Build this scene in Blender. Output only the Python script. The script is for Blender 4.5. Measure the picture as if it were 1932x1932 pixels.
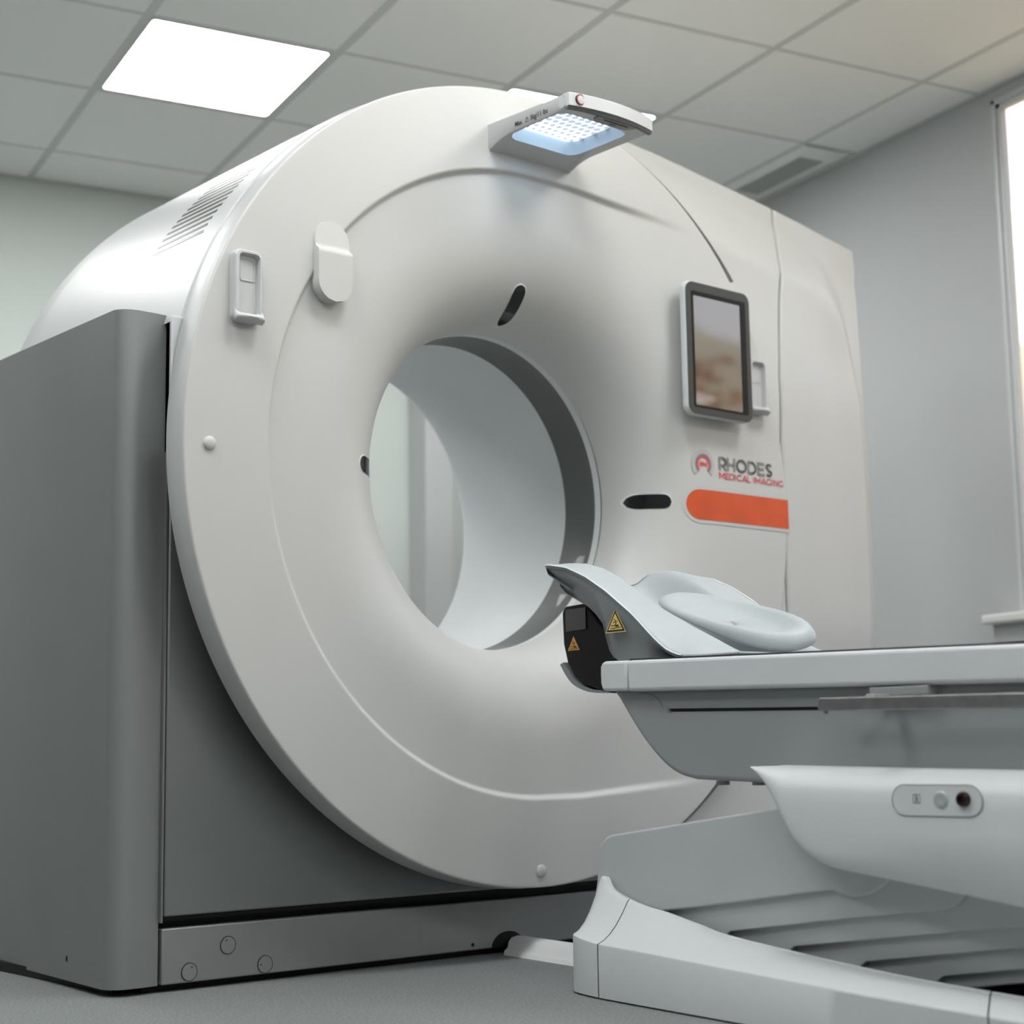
import bpy, bmesh, math, random
from mathutils import Vector, Matrix
from math import pi, sin, cos, radians, hypot, atan2, sqrt, exp
random.seed(4)
for o in list(bpy.data.objects): bpy.data.objects.remove(o)
S = bpy.context.scene
COL = S.collection

# ------------------------------------------------------------------ camera
cam = bpy.data.cameras.new('camera'); co = bpy.data.objects.new('camera', cam); COL.objects.link(co)
cam.sensor_fit = 'HORIZONTAL'; cam.sensor_width = 36.0; cam.lens = 3175.6 / 1932 * 36.0
yaw, pitch, roll = .494, .1421, -.0158
fw = Vector((sin(yaw) * cos(pitch), cos(yaw) * cos(pitch), sin(pitch)))
r0 = Vector((cos(yaw), -sin(yaw), 0)); u0 = r0.cross(fw)
rr = r0 * cos(roll) + u0 * sin(roll); uu = -r0 * sin(roll) + u0 * cos(roll)
m = Matrix((rr, uu, -fw)).transposed().to_4x4(); m.translation = (0, 0, .44)
co.matrix_world = m
cam.clip_start = .05
cam.dof.use_dof = True; cam.dof.focus_distance = 3.3; cam.dof.aperture_fstop = 3.2
S.camera = co
S.view_settings.view_transform = 'Standard'; S.view_settings.look = 'None'
S.view_settings.gamma = 1; S.view_settings.use_curve_mapping = False
S.view_settings.exposure = 0.0
try: S.cycles.max_bounces = 10; S.cycles.diffuse_bounces = 6
except Exception: pass

# ------------------------------------------------------------------ world: late afternoon sky with soft clouds
W = bpy.data.worlds.new('world'); S.world = W; W.use_nodes = True
nt = W.node_tree; nt.nodes.clear()
def N(t, **k):
    n = nt.nodes.new(t)
    for a, b in k.items(): setattr(n, a, b)
    return n
wo = N('ShaderNodeOutputWorld'); bg = N('ShaderNodeBackground'); tc = N('ShaderNodeTexCoord')
sep = N('ShaderNodeSeparateXYZ'); ramp = N('ShaderNodeValToRGB'); no = N('ShaderNodeTexNoise'); mp = N('ShaderNodeMapping')
mixc = N('ShaderNodeMix', data_type='RGBA'); cr = N('ShaderNodeValToRGB')
L = nt.links.new
L(tc.outputs['Generated'], sep.inputs[0]); L(sep.outputs[2], ramp.inputs[0])
e = ramp.color_ramp.elements
e[0].position = .0; e[0].color = (.90, .78, .58, 1)
e[1].position = .55; e[1].color = (.52, .68, .92, 1)
for p, c in ((.1, (.95, .93, .90, 1)), (.24, (.82, .84, .88, 1))): q = e.new(p); q.color = c
L(tc.outputs['Generated'], mp.inputs[0]); mp.inputs['Scale'].default_value = (1.2, 1.2, 6)
L(mp.outputs[0], no.inputs['Vector']); no.inputs['Scale'].default_value = 3.0; no.inputs['Detail'].default_value = 4
L(no.outputs[0], cr.inputs[0]); cr.color_ramp.elements[0].position = .42; cr.color_ramp.elements[1].position = .64
cr.color_ramp.elements[0].color = (0, 0, 0, 1); cr.color_ramp.elements[1].color = (.85, .85, .85, 1)
L(cr.outputs[0], mixc.inputs[0]); L(ramp.outputs[0], mixc.inputs[6]); mixc.inputs[7].default_value = (1, .88, .85, 1)
L(mixc.outputs[2], bg.inputs[0]); bg.inputs[1].default_value = 1.9
L(bg.outputs[0], wo.inputs[0])

LIGHT_POWER = 19.5      # ceiling panel emission strength

# ------------------------------------------------------------------ materials
def mat(name, col, rough=.5, metal=0, spec=.5, noise=0, nscale=40, bump=0, bscale=200, coat=0, emit=None, es=0, aniso=0):
    M = bpy.data.materials.new(name); M.use_nodes = True
    t = M.node_tree; b = t.nodes['Principled BSDF']
    b.inputs['Base Color'].default_value = (*col, 1); b.inputs['Roughness'].default_value = rough
    b.inputs['Metallic'].default_value = metal; b.inputs['Specular IOR Level'].default_value = spec
    b.inputs['Coat Weight'].default_value = coat
    if emit: b.inputs['Emission Color'].default_value = (*emit, 1); b.inputs['Emission Strength'].default_value = es
    x = t.nodes.new('ShaderNodeTexCoord')
    if noise:
        n = t.nodes.new('ShaderNodeTexNoise'); n.inputs['Scale'].default_value = nscale; n.inputs['Detail'].default_value = 3
        r = t.nodes.new('ShaderNodeValToRGB'); r.color_ramp.elements[0].position = .3; r.color_ramp.elements[1].position = .7
        r.color_ramp.elements[0].color = (*[c * (1 - noise) for c in col], 1)
        r.color_ramp.elements[1].color = (*[min(1, c * (1 + noise)) for c in col], 1)
        t.links.new(x.outputs['Object'], n.inputs['Vector']); t.links.new(n.outputs[0], r.inputs[0]); t.links.new(r.outputs[0], b.inputs['Base Color'])
    if bump:
        n = t.nodes.new('ShaderNodeTexNoise'); n.inputs['Scale'].default_value = bscale
        q = t.nodes.new('ShaderNodeBump'); q.inputs['Strength'].default_value = bump; q.inputs['Distance'].default_value = .002
        t.links.new(x.outputs['Object'], n.inputs['Vector']); t.links.new(n.outputs[0], q.inputs['Height']); t.links.new(q.outputs[0], b.inputs['Normal'])
    return M
white = mat('gantry_white', (.495, .495, .48), .42, noise=.01, nscale=6)
white2 = mat('housing_white', (.47, .48, .48), .4, noise=.01, nscale=6)
tabwhite = mat('table_white', (.55, .57, .58), .58, noise=.012, nscale=8)
tabgrey = mat('table_grey', (.27, .285, .29), .45, noise=.012, nscale=8)
bellow = mat('bellows_grey', (.44, .465, .475), .5, noise=.015, nscale=10)
metal = mat('grey_panel', (.22, .23, .23), .42, metal=.55, noise=.03, nscale=5)
metal2 = mat('grey_panel_dark', (.23, .24, .24), .46, metal=.4, noise=.03, nscale=5)
plinthm = mat('plinth_grey', (.26, .265, .26), .42, metal=.4, noise=.06, nscale=9)
black = mat('black_plastic', (.006, .006, .006), .45, spec=.2)
glossb = mat('gloss_black', (.008, .008, .009), .12, coat=.5)
bandm = mat('bore_band_smoke', (.085, .09, .086), .42, coat=.15)
borewhite = mat('bore_white', (.58, .60, .61), .5)
orange = mat('orange_strip', (.56, .066, .008), .4, noise=.1, nscale=14)
steel = mat('brushed_steel', (.34, .34, .335), .33, metal=1, noise=.12, nscale=30)
shellg = mat('shell_grey', (.20, .215, .225), .5, bump=.15, bscale=300)
padg = mat('pad_grey', (.38, .41, .425), .5, bump=.15, bscale=250, noise=.02)
tilem = mat('ceiling_tile', (.86, .865, .85), .9, spec=.1, bump=.2, bscale=300)
railm = mat('ceiling_rail', (.60, .61, .60), .6)
wallm = mat('wall_paint_light', (.54, .575, .55), .8, spec=.2, bump=.05)
wallr = mat('wall_paint_grey', (.46, .47, .475), .8, spec=.2, bump=.05)
framem = mat('window_frame', (.55, .56, .57), .4)
sillm = mat('sill_white', (.74, .74, .72), .35)
redt = mat('red_print', (.62, .008, .03), .5)
greyt = mat('grey_print', (.15, .15, .145), .5)
lgreyt = mat('light_grey_print', (.42, .42, .42), .5)
mgreyt = mat('mid_grey_print', (.17, .17, .18), .5)
redring = mat('logo_red', (.75, .03, .03), .5)
blackt = mat('black_print', (.01, .01, .01), .5)
yellow = mat('label_yellow', (.75, .56, .16), .5)
amber = mat('label_amber', (.62, .30, .06), .5)
bezel = mat('bezel_dark', (.026, .028, .025), .35)
gripgrey = mat('grip_grey', (.10, .105, .105), .45)
lamp_tr = mat('lamp_recess', (.40, .44, .48), .4)
darkred = mat('dark_red_button', (.018, .003, .004), .15)
silver = mat('silver_button', (.50, .54, .55), .35, metal=.5)
padnavy = mat('mattress_navy', (.012, .014, .024), .5)
def emission(name, c, s):
    M = bpy.data.materials.new(name); M.use_nodes = True; t = M.node_tree; t.nodes.clear()
    a = t.nodes.new('ShaderNodeEmission'); b = t.nodes.new('ShaderNodeOutputMaterial')
    a.inputs[0].default_value = (*c, 1); a.inputs[1].default_value = s; t.links.new(a.outputs[0], b.inputs[0]); return M
panelE = emission('ceiling_light_glow', (.985, 1, .99), LIGHT_POWER)
ledE = emission('led_glow', (.60, .80, 1), 6.5)
ledE2 = emission('led_dim', (.62, .76, .94), .85)
def floor_mat():
    M = bpy.data.materials.new('vinyl_floor'); M.use_nodes = True; t = M.node_tree; b = t.nodes['Principled BSDF']
    x = t.nodes.new('ShaderNodeTexCoord'); n = t.nodes.new('ShaderNodeTexNoise'); n.inputs['Scale'].default_value = 190; n.inputs['Detail'].default_value = 4
    n2 = t.nodes.new('ShaderNodeTexNoise'); n2.inputs['Scale'].default_value = 2.2
    r = t.nodes.new('ShaderNodeValToRGB'); r.color_ramp.elements[0].position = .36; r.color_ramp.elements[1].position = .66
    r.color_ramp.elements[0].color = (.125, .135, .135, 1); r.color_ramp.elements[1].color = (.245, .26, .255, 1)
    t.links.new(x.outputs['Object'], n.inputs['Vector']); t.links.new(n.outputs[0], r.inputs[0]); t.links.new(r.outputs[0], b.inputs['Base Color'])
    b.inputs['Roughness'].default_value = .5
    return M
floorm = floor_mat()
def glass_mat(name, tint=(1, 1, 1)):
    M = bpy.data.materials.new(name); M.use_nodes = True; t = M.node_tree; t.nodes.clear()
    o = t.nodes.new('ShaderNodeOutputMaterial'); mx = t.nodes.new('ShaderNodeMixShader'); lw = t.nodes.new('ShaderNodeLayerWeight')
    pw = t.nodes.new('ShaderNodeMath'); pw.operation = 'POWER'; pw.inputs[1].default_value = 5
    ma = t.nodes.new('ShaderNodeMath'); ma.operation = 'MULTIPLY_ADD'; ma.inputs[1].default_value = .9; ma.inputs[2].default_value = .04
    tr = t.nodes.new('ShaderNodeBsdfTransparent'); gl = t.nodes.new('ShaderNodeBsdfGlossy'); gl.inputs['Roughness'].default_value = .02
    tr.inputs[0].default_value = (*tint, 1)
    t.links.new(lw.outputs['Facing'], pw.inputs[0]); t.links.new(pw.outputs[0], ma.inputs[0]); t.links.new(ma.outputs[0], mx.inputs[0])
    t.links.new(tr.outputs[0], mx.inputs[1]); t.links.new(gl.outputs[0], mx.inputs[2]); t.links.new(mx.outputs[0], o.inputs[0])
    return M
glassm = glass_mat('window_glass')

# ------------------------------------------------------------------ object helpers
def smooth(me, ang=32):
    me.polygons.foreach_set('use_smooth', [True] * len(me.polygons))
    try: me.set_sharp_from_angle(angle=radians(ang))
    except Exception: pass
def obj(name, V, F, M, parent=None, ang=32, bevel=0, seg=3, fix=True):
    me = bpy.data.meshes.new(name)
    off = Vector(parent['_o']) if parent is not None and '_o' in parent else Vector((0, 0, 0))
    me.from_pydata([Vector(v) - off for v in V], [], F); me.update()
    if fix:
        b = bmesh.new(); b.from_mesh(me); bmesh.ops.remove_doubles(b, verts=b.verts, dist=1e-6)
        bmesh.ops.recalc_face_normals(b, faces=b.faces); b.to_mesh(me); b.free()
    smooth(me, ang)
    o = bpy.data.objects.new(name, me); COL.objects.link(o)
    if M: me.materials.append(M)
    if parent is not None: o.parent = parent; o['_o'] = tuple(off)
    if bevel:
        md = o.modifiers.new('bevel', 'BEVEL'); md.width = bevel; md.segments = seg; md.limit_method = 'ANGLE'; md.angle_limit = radians(35)
        md.harden_normals = False
    return o
def info(o, label, cat=None, group=None, kind=None):
    o['label'] = label
    if cat: o['category'] = cat
    if group: o['group'] = group
    if kind: o['kind'] = kind
    return o
GA = radians(12.385); GO = Vector((1.8244, 3.2647, 0))
GX = Vector((cos(GA), sin(GA), 0)); GY = Vector((-sin(GA), cos(GA), 0))
def g2w(p): return GO + GX * p[0] + GY * p[1] + Vector((0, 0, p[2]))
def thing(name, loc_g, label, cat, group=None):      # Empty whose children are authored in scanner coordinates
    e = bpy.data.objects.new(name, None); COL.objects.link(e); e.empty_display_size = .1
    e.location = g2w(loc_g); e.rotation_euler = (0, 0, GA); e['_o'] = tuple(loc_g)
    return info(e, label, cat, group)
def bxm(x0, x1, y0, y1, z0, z1):
    V = [(x, y, z) for x in (x0, x1) for y in (y0, y1) for z in (z0, z1)]
    return V, [(0, 1, 3, 2), (4, 6, 7, 5), (0, 4, 5, 1), (2, 3, 7, 6), (0, 2, 6, 4), (1, 5, 7, 3)]
def box(name, x0, x1, y0, y1, z0, z1, M, parent=None, bevel=0, seg=3):
    V, F = bxm(x0, x1, y0, y1, z0, z1); return obj(name, V, F, M, parent, bevel=bevel, seg=seg)
def grid(pts, wrapu=False, wrapv=False):             # pts[i][j]
    nu, nv = len(pts), len(pts[0]); V = [p for r in pts for p in r]; F = []
    for i in range(nu if wrapu else nu - 1):
        for j in range(nv if wrapv else nv - 1):
            a, b = i, (i + 1) % nu; c, d = j, (j + 1) % nv
            F.append((a * nv + c, b * nv + c, b * nv + d, a * nv + d))
    return V, F
def prism(poly, f0, f1):                              # poly of 2D, f0/f1 map 2D->3D for both caps
    n = len(poly); V = [f0(*p) for p in poly] + [f1(*p) for p in poly]
    return V, [tuple(range(n)), tuple(range(2 * n - 1, n - 1, -1))] + [(i, (i + 1) % n, n + (i + 1) % n, n + i) for i in range(n)]
def px(poly, x0, x1): return prism(poly, lambda a, b: (x0, a, b), lambda a, b: (x1, a, b))
def py(poly, y0, y1): return prism(poly, lambda a, b: (a, y0, b), lambda a, b: (a, y1, b))
def pz(poly, z0, z1): return prism(poly, lambda a, b: (a, b, z0), lambda a, b: (a, b, z1))
def merge(*ms):
    V, F = [], []
    for v, f in ms:
        n = len(V); V += list(v); F += [tuple(i + n for i in q) for q in f]
    return V, F
def rrect(cx, cy, w, h, r, n=8):
    out = []
    for (sx, sy, a) in ((1, 1, 0), (-1, 1, 90), (-1, -1, 180), (1, -1, 270)):
        for k in range(n + 1):
            t = radians(a + 90 * k / n)
            out.append((cx + sx * (w / 2 - r) + r * cos(t), cy + sy * (h / 2 - r) + r * sin(t)))
    return out
def circle(cx, cy, r, n=32, a0=0): return [(cx + r * cos(2 * pi * k / n + a0), cy + r * sin(2 * pi * k / n + a0)) for k in range(n)]
def lathe(prof, zc=1.045, n=160, a0=0, a1=360):        # prof of (y,r) about scanner axis
    full = a1 - a0 >= 360; m_ = n if full else n + 1
    pts = [[(r * cos(radians(a0 + (a1 - a0) * i / n)), y, zc + r * sin(radians(a0 + (a1 - a0) * i / n))) for (y, r) in prof] for i in range(m_)]
    return grid(pts, wrapu=full)
def sst(t): t = max(0., min(1., t)); return t * t * (3 - 2 * t)
def lerp(t, tab):
    if t <= tab[0][0]: return tab[0][1]
    for (a, b), (c, d) in zip(tab, tab[1:]):
        if t <= c: return b + (d - b) * (t - a) / (c - a)
    return tab[-1][1]
def catmull(P, n=8, closed=False):
    out = []; k = len(P); rng = range(k if closed else k - 1)
    g = (lambda i: P[i % k]) if closed else (lambda i: P[max(0, min(k - 1, i))])
    for i in rng:
        a, b, c, d = g(i - 1), g(i), g(i + 1), g(i + 2)
        for j in range(n):
            t = j / n
            out.append(tuple(.5 * ((2 * b[q]) + (-a[q] + c[q]) * t + (2 * a[q] - 5 * b[q] + 4 * c[q] - d[q]) * t * t + (-a[q] + 3 * b[q] - 3 * c[q] + d[q]) * t ** 3) for q in range(len(b))))
    if not closed: out.append(tuple(P[-1]))
    return out
def text_mesh(txt, size, fmap, M, name, parent, offset=0, depth=.0006, xs=1.0, spacing=1.0):
    cu = bpy.data.curves.new(name, 'FONT'); cu.body = txt; cu.size = size; cu.offset = offset; cu.extrude = 0; cu.resolution_u = 6
    cu.space_character = spacing
    to = bpy.data.objects.new('tmp_text', cu); COL.objects.link(to)
    bpy.context.view_layer.update()
    dg = bpy.context.evaluated_depsgraph_get()
    me = bpy.data.meshes.new_from_object(to.evaluated_get(dg))
    bm_ = bmesh.new(); bm_.from_mesh(me)
    bmesh.ops.triangulate(bm_, faces=bm_.faces)
    V = [v.co.copy() for v in bm_.verts]; F = [tuple(v.index for v in f.verts) for f in bm_.faces]; bm_.free()
    bpy.data.objects.remove(to); bpy.data.meshes.remove(me)
    return obj(name, [fmap(v.x * xs, v.y) for v in V], F, M, parent, fix=False)
def stroke_poly(P, w):                                 # flat ribbon outline of a polyline
    out = []
    for (a, b) in zip(P, P[1:]):
        dx, dy = b[0] - a[0], b[1] - a[1]; l = hypot(dx, dy) or 1; nx, ny = -dy / l * w / 2, dx / l * w / 2
        out.append([(a[0] + nx, a[1] + ny), (a[0] - nx, a[1] - ny), (b[0] - nx, b[1] - ny), (b[0] + nx, b[1] + ny)])
    return out
def flats(polys, fmap, name, M, parent):
    V, F = [], []
    for p in polys: F.append(tuple(range(len(V), len(V) + len(p)))); V += [fmap(*q) for q in p]
    return obj(name, V, F, M, parent, fix=False)
def arc_band(cx, cy, r0_, r1_, a0, a1, n=40):
    out = []
    for k in range(n):
        t0, t1 = radians(a0 + (a1 - a0) * k / n), radians(a0 + (a1 - a0) * (k + 1) / n)
        out.append([(cx + r0_ * cos(t0), cy + r0_ * sin(t0)), (cx + r1_ * cos(t0), cy + r1_ * sin(t0)), (cx + r1_ * cos(t1), cy + r1_ * sin(t1)), (cx + r0_ * cos(t1), cy + r0_ * sin(t1))])
    return out

# ================================================================== ROOM (world axes)
ZCEIL = 2.592; XR = 3.945; YB = 6.16; XL = -3.0; YF = -3.2
def wbox(name, x0, x1, y0, y1, z0, z1, M, label, bevel=0):
    o = box(name, x0, x1, y0, y1, z0, z1, M, bevel=bevel); info(o, label, kind='structure'); return o
wbox('floor', XL, XR + .1, YF, YB + .1, -.1, 0, floorm, 'speckled grey vinyl floor')
wbox('wall_back', XL, XR + .2, YB, YB + .1, 0, 2.8, wallm, 'pale green-grey back wall')
wbox('wall_left', XL - .1, XL, YF, YB, 0, 2.8, mat('wall_low_bounce', (.30, .31, .31), .8), 'left wall out of view, darkened to bounce less light')  # unseen wall, its tone darkened so less light bounces onto the scanner side panel
info(obj('wall_front', *merge(bxm(XL, XR + .03, YF - .1, YF, 0, 2.8)), wallm, fix=False), 'pale wall behind the viewpoint', kind='structure')
WY0, WY1, WZ0, WZ1 = -1.9, 3.915, .845, 2.535
wv = [bxm(XR, XR + .03, WY1, YB, 0, 2.8), bxm(XR, XR + .03, YF, WY0, 0, 2.8), bxm(XR, XR + .03, WY0, WY1, 0, WZ0), bxm(XR, XR + .03, WY0, WY1, WZ1, 2.8)]
info(obj('wall_right', *merge(*wv), wallr, fix=False), 'grey right wall with wide window', kind='structure')
# shallow pier and recess seen through the bore
pv = merge(bxm(2.842, 2.96, YB - .16, YB + .01, 0, ZCEIL))
info(obj('trim_1', *pv, wallr, fix=False), 'grey pier on the back wall seen through the bore', kind='structure')
# ceiling: slab, tiles, rails
AX = [.6 * k + .0 for k in range(-8, 9)]
ax = sorted([1.295 + .6 * k for k in range(-8, 5) if XL < 1.295 + .6 * k < XR])
by_ = sorted([4.598 + .618 * k for k in range(-14, 3) if YF < 4.598 + .618 * k < YB])
lights = []
for i in (-3, -1, 1, 3):
    for j in (0, -4, -8, -12): lights.append((1.295 + .6 * (i - 1), 4.598 + .618 * j))
lights = [l for l in lights if XL < l[0] and l[0] + .6 < XR and l[1] > YF and l[1] + .6 < YB]
xe = [XL] + ax + [XR]; ye = [YF] + by_ + [YB]
def is_light(x, y): return any(abs(x - a) < .02 and abs(y - b) < .02 for a, b in lights)
VENT = (3.095 + .6, 4.598)
tv = []
for a, b in zip(xe, xe[1:]):
    for c, d in zip(ye, ye[1:]):
        if is_light(a, c) or (abs(a - VENT[0]) < .03 and abs(c - VENT[1]) < .03): continue
        x0, x1, y0, y1 = a + .012, b - .012, c + .010, d - .010
        if x1 - x0 < .02 or y1 - y0 < .02: continue
        # tegular tile: small bevelled drop
        q = [(x0, y0), (x1, y0), (x1, y1), (x0, y1)]; qi = [(x0 + .004, y0 + .004), (x1 - .004, y0 + .004), (x1 - .004, y1 - .004), (x0 + .004, y1 - .004)]
        V = [(*p, ZCEIL + .02) for p in q] + [(*p, ZCEIL + .002) for p in q] + [(*p, ZCEIL - .002) for p in qi]
        F = [(8, 9, 10, 11), (0, 1, 2, 3)] + [(k, (k + 1) % 4, 4 + (k + 1) % 4, 4 + k) for k in range(4)] + [(4 + k, 4 + (k + 1) % 4, 8 + (k + 1) % 4, 8 + k) for k in range(4)]
        tv.append((V, F))
tv.append(bxm(XL, XR + .2, YF, YB + .1, 2.70, 2.8))
info(obj('ceiling', *merge(*tv), tilem), 'pale square ceiling tiles in a suspended grid', kind='structure')
rv = [bxm(x - .0125, x + .0125, YF, YB, ZCEIL + .0002, ZCEIL + .01) for x in ax] + [bxm(XL, XR, y - .0105, y + .0105, ZCEIL + .0005, ZCEIL + .0102) for y in by_]
rv += [bxm(XL, XR, YB - .02, YB, ZCEIL - .004, ZCEIL + .02), bxm(XR - .02, XR, YF, YB, ZCEIL - .004, ZCEIL + .02)]
info(obj('trim_2', *merge(*rv), railm), 'grey metal rails between the ceiling tiles', kind='structure')
# window frame and sill, glass
t_ = .020
fr = [bxm(XR + .0, XR + .028, WY1 - t_, WY1, WZ0, WZ1), bxm(XR, XR + .028, WY0, WY0 + t_, WZ0, WZ1), bxm(XR, XR + .028, WY0, WY1, WZ1 - t_, WZ1), bxm(XR, XR + .028, WY0, WY1, WZ0, WZ0 + t_)]
for yy in (.05, 1.98): fr.append(bxm(XR + .004, XR + .04, yy - .03, yy + .03, WZ0, WZ1))
fr.append(bxm(XR - .006, XR, WY1 - .003, WY1 + .016, WZ0, WZ1 + .016)); fr.append(bxm(XR - .006, XR, WY0, WY1 + .016, WZ1 - .003, WZ1 + .016))
w1 = info(obj('window_1', *merge(*fr), framem, bevel=.004, fix=False), 'grey framed window on the right wall', kind='structure')
box('window_pane', XR + .014, XR + .020, WY0, WY1, WZ0, WZ1, glassm, w1)
box('window_sill', XR - .11, XR + .04, WY0 - .1, WY1 + .085, WZ0 - .028, WZ0 + .004, sillm, w1, bevel=.009)
box('sill_bracket', XR - .08, XR, WY0 - .1, WY1 + .06, WZ0 - .085, WZ0 - .028, wallr, w1)

# outside: garden slope, hill and autumn shrubs
def hill_mat(name, a, b, sc):
    M = bpy.data.materials.new(name); M.use_nodes = True; t = M.node_tree; q = t.nodes['Principled BSDF']; q.inputs['Roughness'].default_value = .9
    x = t.nodes.new('ShaderNodeTexCoord'); n = t.nodes.new('ShaderNodeTexNoise'); n.inputs['Scale'].default_value = sc; n.inputs['Detail'].default_value = 6
    r = t.nodes.new('ShaderNodeValToRGB'); r.color_ramp.elements[0].position = .35; r.color_ramp.elements[1].position = .65
    r.color_ramp.elements[0].color = (*a, 1); r.color_ramp.elements[1].color = (*b, 1)
    t.links.new(x.outputs['Object'], n.inputs['Vector']); t.links.new(n.outputs[0], r.inputs[0]); t.links.new(r.outputs[0], q.inputs['Base Color']); return M
grass = hill_mat('dry_grass', (.70, .50, .26), (.88, .72, .44), .25)
pts = [[(4.4 + 60 * i / 30, -60 + 140 * j / 40, -.5 + .1 * sin(i * 1.3 + j)) for j in range(41)] for i in range(31)]
info(obj('meadow', *grid(pts), grass), 'dry yellow grass land outside the window', 'ground', kind='structure')
hp = []
for i in range(121):
    az = -75 + 150 * i / 120
    el = lerp(az, [(-75, 9), (-45, 12), (-38, 13.2), (-33, 16.2), (-31.3, 15.6), (-30.3, 14.6), (-29.4, 14.2), (-27, 13.6), (-10, 11), (15, 12), (38, 14), (44, 13.3), (47, 13.0), (60, 11), (75, 8)])
    row = []
    for j in range(14):
        t = j / 13; R_ = 55 + 45 * t; row.append((3 + R_ * cos(radians(az)), 2.5 + R_ * sin(radians(az)), -.6 + (100 * math.tan(radians(el)) + 1.1) * sst(t)))
    hp.append(row)
info(obj('hill', *grid(hp), hill_mat('hill_tan', (.74, .60, .38), (.86, .74, .52), .06)), 'tan hill on the horizon outside the window', 'hill', kind='structure')
leafA = hill_mat('leaf_rust', (.36, .13, .07), (.72, .42, .24), 9)
leafB = hill_mat('leaf_mauve', (.38, .30, .38), (.88, .70, .48), 9)
def shrub(az, R_, el, w, M, label):
    rnd = random.Random(int(az * 31 + R_ * 17)); V, F = [], []
    x, y = 3 + R_ * cos(radians(az)), 2.5 + R_ * sin(radians(az)); h = R_ * math.tan(radians(el)) + 1.9
    for k in range(1500):
        a, b, c = rnd.gauss(0, .33), rnd.gauss(0, .33), rnd.random() ** .8
        f = sqrt(max(.02, 1 - (2 * c - .9) ** 2 * .75))
        p = Vector((x + a * w * f, y + b * w * f, -.5 + c * h)); s = .10 + .12 * rnd.random()
        d1 = Vector((rnd.uniform(-1, 1), rnd.uniform(-1, 1), rnd.uniform(-1, 1))).normalized() * s; d2 = d1.orthogonal().normalized() * s * .6
        n = len(V); V += [p - d1, p + d2, p + d1, p - d2]; F.append((n, n + 1, n + 2, n + 3))
    o = obj('autumn_tree', V, F, M, fix=False); info(o, label, 'tree', 'autumn trees outside the window')
for k, (az, R_, el, w, M) in enumerate([(44, 15, 8.6, 1.8, leafA), (52, 24, 9.5, 2.4, leafB), (33, 21, 9, 2.2, leafB),
        (-22, 16, 13.6, 2.2, leafA), (-31, 24, 13.6, 2.8, leafA), (-41, 19, 13, 2.4, leafA)]):
    shrub(az, R_, el, w, M, ['rust red tree low in the window view', 'mauve autumn tree beside the rust red one, seen through the window'][k] if k < 2 else 'autumn tree reflected in the scanner screen or hidden by the window frame')

# ceiling lights (ones in view first)
def ceiling_light(x, y, label):
    e = bpy.data.objects.new('ceiling_light', None); COL.objects.link(e); e.location = (x + .3, y + .309, ZCEIL); info(e, label, 'light', 'square ceiling light panels')
    e['_o'] = (x + .3, y + .309, ZCEIL)
    cx, cy = x + .3, y + .309
    o_, i_ = rrect(cx, cy, .578, .594, .006), rrect(cx, cy, .556, .572, .012)
    n = len(o_); V = [(*p, ZCEIL - .001) for p in o_] + [(*p, ZCEIL - .001) for p in i_] + [(*p, ZCEIL + .02) for p in o_]
    F = [(k, (k + 1) % n, n + (k + 1) % n, n + k) for k in range(n)] + [(k, 2 * n + k, 2 * n + (k + 1) % n, (k + 1) % n) for k in range(n)]
    obj('frame', V, F, railm, e)
    obj('diffuser', *pz(i_, ZCEIL - .0012, ZCEIL + .015), panelE, e)
for (x, y) in lights:
    if abs(y - 4.598) < .1 and x > 1:
        lb = 'bright square ceiling light panel left above the scanner' if x < 2 else 'bright ceiling light panel half hidden behind the lit handle unit'
    else: lb = 'square ceiling light panel out of view'
    if abs(y - 4.598) < .1 or y > -2.5: ceiling_light(x, y, lb)

# air grille in the ceiling by the right wall
e = bpy.data.objects.new('air_grille', None); COL.objects.link(e); gx0, gx1, gy0, gy1 = 3.70, 3.93, 4.63, 5.20
e.location = ((gx0 + gx1) / 2, (gy0 + gy1) / 2, ZCEIL); e['_o'] = tuple(e.location); info(e, 'rectangular slatted air grille in the ceiling by the right wall', 'vent')
ov, iv = rrect((gx0 + gx1) / 2, (gy0 + gy1) / 2, gx1 - gx0, gy1 - gy0, .004, 2), rrect(3.806, 4.905, .118, .42, .004, 2)
n = len(ov); V = [(*p, ZCEIL + .006) for p in ov] + [(*p, ZCEIL - .012) for p in iv] + [(*p, ZCEIL + .03) for p in iv]
obj('grille_frame', V, [(k, (k + 1) % n, n + (k + 1) % n, n + k) for k in range(n)] + [(n + k, n + (k + 1) % n, 2 * n + (k + 1) % n, 2 * n + k) for k in range(n)], tilem, e)
obj('grille_back', *bxm(3.72, 3.9, 4.66, 5.15, ZCEIL + .03, ZCEIL + .04), black, e)
for k in range(6):
    x = 3.752 + .0215 * k
    obj('slat', *bxm(x - .0032, x + .0032, 4.695, 5.115, ZCEIL - .010, ZCEIL + .004), railm, e)

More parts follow.
